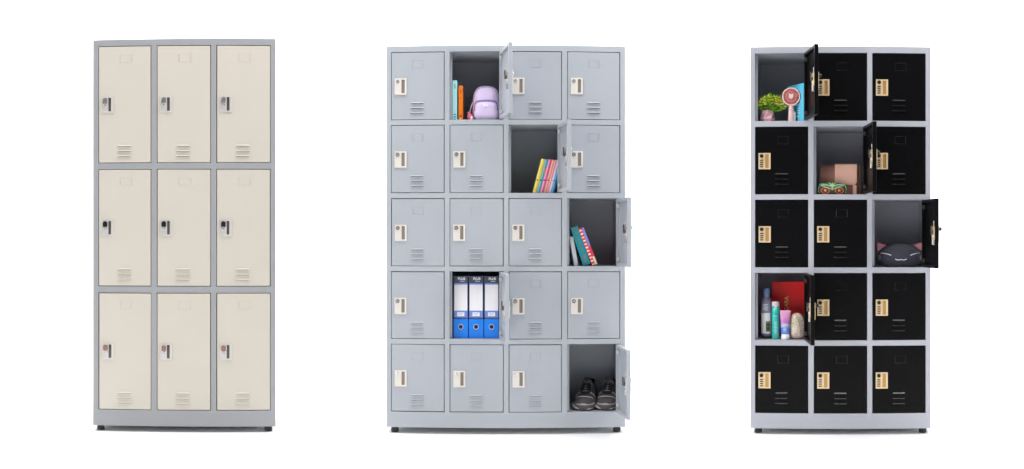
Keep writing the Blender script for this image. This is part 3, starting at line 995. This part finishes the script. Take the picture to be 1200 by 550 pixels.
# --- right locker, third row: dark cat cushion
CAT = mat('cat_plush', (60, 60, 76), 0.95, bump=.8, bscale=350, mottle=.1, sheen=.4)
EAR = mat('cat_ear_pink', (236, 156, 168), .9)
WHT = mat('cat_white', (246, 246, 250), .8)
y = 0.12; k = K(Ri, y)
root = tag(empty('plush_cushion', at(Ri, 1054.6, 2, y)), 'round dark plush cat cushion with pink ears and a smiling face', 'plush toy')
hC = ht(Ri, 2, 285.6, y); wC = 26.6 * k
d = Dome(se(wC * .98, hC * .58, 2.1, hC * .42, 3.4, wC), hC * .40, .085, .09, 2.2, 2.0)
b = MB(); d.mesh(b, 0, 64, 18); b.build('cushion_body', CAT, root)
for sg in (-1, 1):
    e = MB()
    ex, ez = sg * wC * .86, hC * .80
    P0 = [(ex - sg * .034, ez + .016), (ex + sg * .016, ez + .030), (ex + sg * .017, ez - .020)]
    e.prism(P0, -.012, .006, 0)
    P1 = [(P0[0][0] * .9 + ex * .1, P0[0][1] * .9 + ez * .1), (P0[1][0] * .93 + ex * .07, P0[1][1] * .93 + ez * .07), (P0[2][0] * .9 + ex * .1, P0[2][1] * .9 + ez * .1)]
    e.prism(P1, -.0145, -.011, 1)
    e.build('ear', [CAT, EAR], root, bevel=.003)
b = MB()
for sg in (-1, 1):
    d.line(b, curve((sg * wC * .42, hC * .50), (sg * wC * .66, hC * .60), (sg * wC * .86, hC * .585)), .0019, 0, .0008, 3)
    for q in range(3):
        d.line(b, [(sg * wC * .87, hC * (.455 - .065 * q)), (sg * wC * .955, hC * (.47 - .075 * q))], .0014, 0, .0008, 4)
    d.line(b, curve((0, hC * .335), (sg * wC * .10, hC * .265), (sg * wC * .25, hC * .345)), .0017, 0, .0008, 3)
b.build('face_embroidery', WHT, root)

# --- right locker, fourth row: bottle, tubes, glitter pouch, red gift box
RED = mat('red_box', (238, 14, 24), .3, coat=.5)
GLD = mat('gold_text', (255, 205, 140), .4, metal=.2)
y = 0.17; k = K(Ri, y)
root = tag(empty('gift_box', at(Ri, 922.8, 3, y, R(3))), 'large glossy red box with gold lettering behind the bottles', 'box')
hR = ht(Ri, 3, 330.5, y)
b = MB(); b.box(-18.6 * k, 19.6 * k, 0, .05, 0, hR); b.build('box_body', RED, root, bevel=.0015)
text_obj('lettering', 'MASCARA', 6.4 * k, GLD, root, T(-1.2 * k, -.0006, ht(Ri, 3, 362.5, y)) @ Matrix.Rotation(R(-90), 4, 'Y'), 0.0006, 1.0)

BG = mat('bottle_grey', (142, 140, 164), .2, coat=.6)
BC = mat('bottle_cap', (116, 146, 198), .3, coat=.4)
BL = mat('bottle_label', (244, 240, 242), .6)
OL = mat('label_olive', (120, 128, 90), .6)
OLD = mat('label_darkgreen', (50, 66, 48), .6)
BD = mat('bottle_dark', (58, 48, 60), .3)
y = 0.085; k = K(Ri, y)
root = tag(empty('bottle', at(Ri, 898.4, 3, y)), 'tall grey lilac bottle with blue cap and white label, leftmost in its compartment', 'bottle')
hh = ht(Ri, 3, 338.4, y)
u = lambda py: ht(Ri, 3, py, y)
b = MB(); b.lathe([(6.0 * k, 0), (6.6 * k, .003), (6.6 * k, u(356)), (6.0 * k, u(352.5)), (4.4 * k, u(349.5)), (3.3 * k, u(348))], 0, 32); b.build('bottle_body', BG, root)
b = MB(); b.lathe([(3.5 * k, u(348.3)), (3.5 * k, u(339)), (3.2 * k, hh), (.5 * k, hh)], 0, 28); b.build('cap', BC, root, bevel=.0005)
b = MB(); b.lathe([(6.05 * k, -0.0001 + .0002), (6.68 * k, .0032), (6.68 * k, .014), (6.6 * k, .0145)], 0, 32); b.build('base_band', BD, root)


def wrap(b, r, a0, a1, z0, z1, m=0, n=12):
    b.add([(r * sin(a0 + (a1 - a0) * i / n), -r * cos(a0 + (a1 - a0) * i / n), z) for z in (z0, z1) for i in range(n + 1)], [(i, i + 1, n + 2 + i, n + 1 + i) for i in range(n)], m, True)


b = MB()
wrap(b, 6.68 * k, -1.15, 0.75, u(391), u(367), 0)
wrap(b, 6.75 * k, -.10, .70, u(389), u(376.5), 1)
wrap(b, 6.80 * k, .0, .60, u(387), u(379), 2)
wrap(b, 6.84 * k, .1, .5, u(383.4), u(382.4), 1)
for q in range(5): wrap(b, 6.72 * k, -.7, .3 - .15 * (q % 2), u(357.2 + 1.6 * q), u(356.6 + 1.6 * q), 0)
b.build('label', [BL, OL, OLD], root)

TL = mat('teal_tube', (46, 196, 186), .25, coat=.5)
TLC = mat('tube_cap_pink', (230, 206, 220), .35)
TLP = mat('tube_print', (150, 214, 190), .5)
y = 0.05; k = K(Ri, y)
root = tag(empty('bottle', at(Ri, 908.8, 3, y)), 'slim teal bottle with pale pink cap between the grey bottle and the pink tube', 'bottle')
u = lambda py: ht(Ri, 3, py, y)
b = MB(); b.lathe([(4.0 * k, 0), (4.4 * k, .003), (4.5 * k, u(372)), (4.5 * k, u(359.6))], 0, 28); b.build('bottle_body', TL, root)
b = MB(); b.lathe([(4.45 * k, u(359.6)), (4.5 * k, u(355.4)), (4.1 * k, u(354.0)), (.5 * k, u(353.8))], 0, 28); b.build('cap', TLC, root)
b = MB()
for q in range(9): wrap(b, 4.56 * k, -.35 + .08 * (q % 3), .40 - .1 * (q % 2), u(378 + q * 1.6), u(377.2 + q * 1.6), 0)
wrap(b, 4.56 * k, -.5, .5, u(371), u(370.2), 0)
b.build('print', TLP, root)

T1 = mat('tube_pinkblue', (226, 170, 216), .3, coat=.4)
nt = T1.node_tree
tc = nt.nodes.new('ShaderNodeTexCoord'); sp = nt.nodes.new('ShaderNodeSeparateXYZ'); nz_ = nt.nodes.new('ShaderNodeTexNoise'); nz_.inputs['Scale'].default_value = 30
ad = nt.nodes.new('ShaderNodeMath'); ad.operation = 'MULTIPLY_ADD'; ad.inputs[1].default_value = .035
cr = nt.nodes.new('ShaderNodeValToRGB')
mr = nt.nodes.new('ShaderNodeMapRange'); mr.inputs['From Min'].default_value = .03; mr.inputs['From Max'].default_value = .155
nt.links.new(tc.outputs['Object'], sp.inputs[0]); nt.links.new(tc.outputs['Object'], nz_.inputs['Vector'])
nt.links.new(nz_.outputs['Fac'], ad.inputs[0]); nt.links.new(sp.outputs['Z'], ad.inputs[2]); nt.links.new(ad.outputs[0], mr.inputs['Value']); nt.links.new(mr.outputs[0], cr.inputs[0])
e = cr.color_ramp.elements
e[0].position = .0; e[0].color = (s2l(90), s2l(140), s2l(220), 1)
e[1].position = 1.0; e[1].color = (s2l(232), s2l(170), s2l(210), 1)
for p_, c_ in ((.32, (70, 130, 220)), (.45, (190, 200, 240)), (.55, (196, 120, 200)), (.75, (224, 150, 206))):
    q = e.new(p_); q.color = [s2l(v) for v in c_] + [1]
nt.links.new(cr.outputs[0], nt.nodes['Principled BSDF'].inputs['Base Color'])
y = 0.035; k = K(Ri, y)
root = tag(empty('tube', at(Ri, 920.2, 3, y)), 'pink and blue squeeze tube standing on its white cap', 'tube')
u = lambda py: ht(Ri, 3, py, y)
b = MB()
zt = u(364.3); z0 = u(392)
b.loft([[(a_ * k * cos(2 * pi * j / 28), c_ * k * sin(2 * pi * j / 28), z) for j in range(28)] for a_, c_, z in ((4.4, 4.4, z0), (4.9, 4.8, z0 + .003), (5.3, 4.3, z0 + (zt - z0) * .35), (5.9, 2.8, z0 + (zt - z0) * .7), (6.3, .7, zt - .008), (6.4, .35, zt - .006), (6.4, .3, zt))], 0, True)
b.build('tube_body', T1, root)
b = MB(); b.lathe([(4.5 * k, 0), (4.8 * k, .002), (4.7 * k, z0)], 0, 28); b.build('cap', BW, root)
b = MB()
for q in range(6): b.box(-2.2 * k + .4 * k * (q % 2), 2.0 * k - .5 * k * (q % 3), -.0185 - .0005, -.0175, u(380.5) - q * 1.5 * k, u(380.5) - q * 1.5 * k + .5 * k)
b.build('print', mat('tube_print_white', (236, 232, 250), .5), root)

HG = bpy.data.materials.new('holographic_glitter'); HG.use_nodes = True
nt = HG.node_tree; bs = nt.nodes['Principled BSDF']
tc = nt.nodes.new('ShaderNodeTexCoord'); vo = nt.nodes.new('ShaderNodeTexVoronoi'); vo.inputs['Scale'].default_value = 170
nt.links.new(tc.outputs['Object'], vo.inputs['Vector'])
hs = nt.nodes.new('ShaderNodeHueSaturation'); hs.inputs['Saturation'].default_value = .55; hs.inputs['Value'].default_value = .95
nt.links.new(vo.outputs['Color'], hs.inputs['Color'])
mx = nt.nodes.new('ShaderNodeMix'); mx.data_type = 'RGBA'; mx.inputs[0].default_value = .45
nt.links.new(hs.outputs[0], mx.inputs[6]); mx.inputs[7].default_value = (s2l(236), s2l(206), s2l(160), 1)
nt.links.new(mx.outputs[2], bs.inputs['Base Color'])
bs.inputs['Metallic'].default_value = .3; bs.inputs['Roughness'].default_value = .25
bp = nt.nodes.new('ShaderNodeBump'); bp.inputs['Strength'].default_value = .9; bp.inputs['Distance'].default_value = .002
nt.links.new(vo.outputs['Distance'], bp.inputs['Height']); nt.links.new(bp.outputs[0], bs.inputs['Normal'])
y = 0.055; k = K(Ri, y)
root = tag(empty('cosmetic_bag', at(Ri, 933.8, 3, y)), 'small holographic glitter pouch beside the open black door', 'pouch')
hP = ht(Ri, 3, 367, y); wP = 8.6 * k
d = Dome(se(wP * 1.05, hP * .62, 2.6, hP * .38, 3.4, wP), hP * .38, .026, .026, 2.4, 1.8)
b = MB(); d.mesh(b, 0, 48, 14); b.build('bag_shell', HG, root)
b = MB()
d.line(b, curve((-wP * .35, hP * .97), (wP * .55, hP * .80), (wP * .42, hP * .04), 10), .0018, 0, .0004, 2)
b.build('zipper', mat('zip_tan', (196, 160, 96), .4, metal=.5), root)
b = MB(); b.box(wP * .42 - .0015, wP * .42 + .0015, d.y(wP * .42, hP * .3) - .004, d.y(wP * .42, hP * .3) - .002, hP * .12, hP * .30); b.build('zip_pull', CHROME, root)
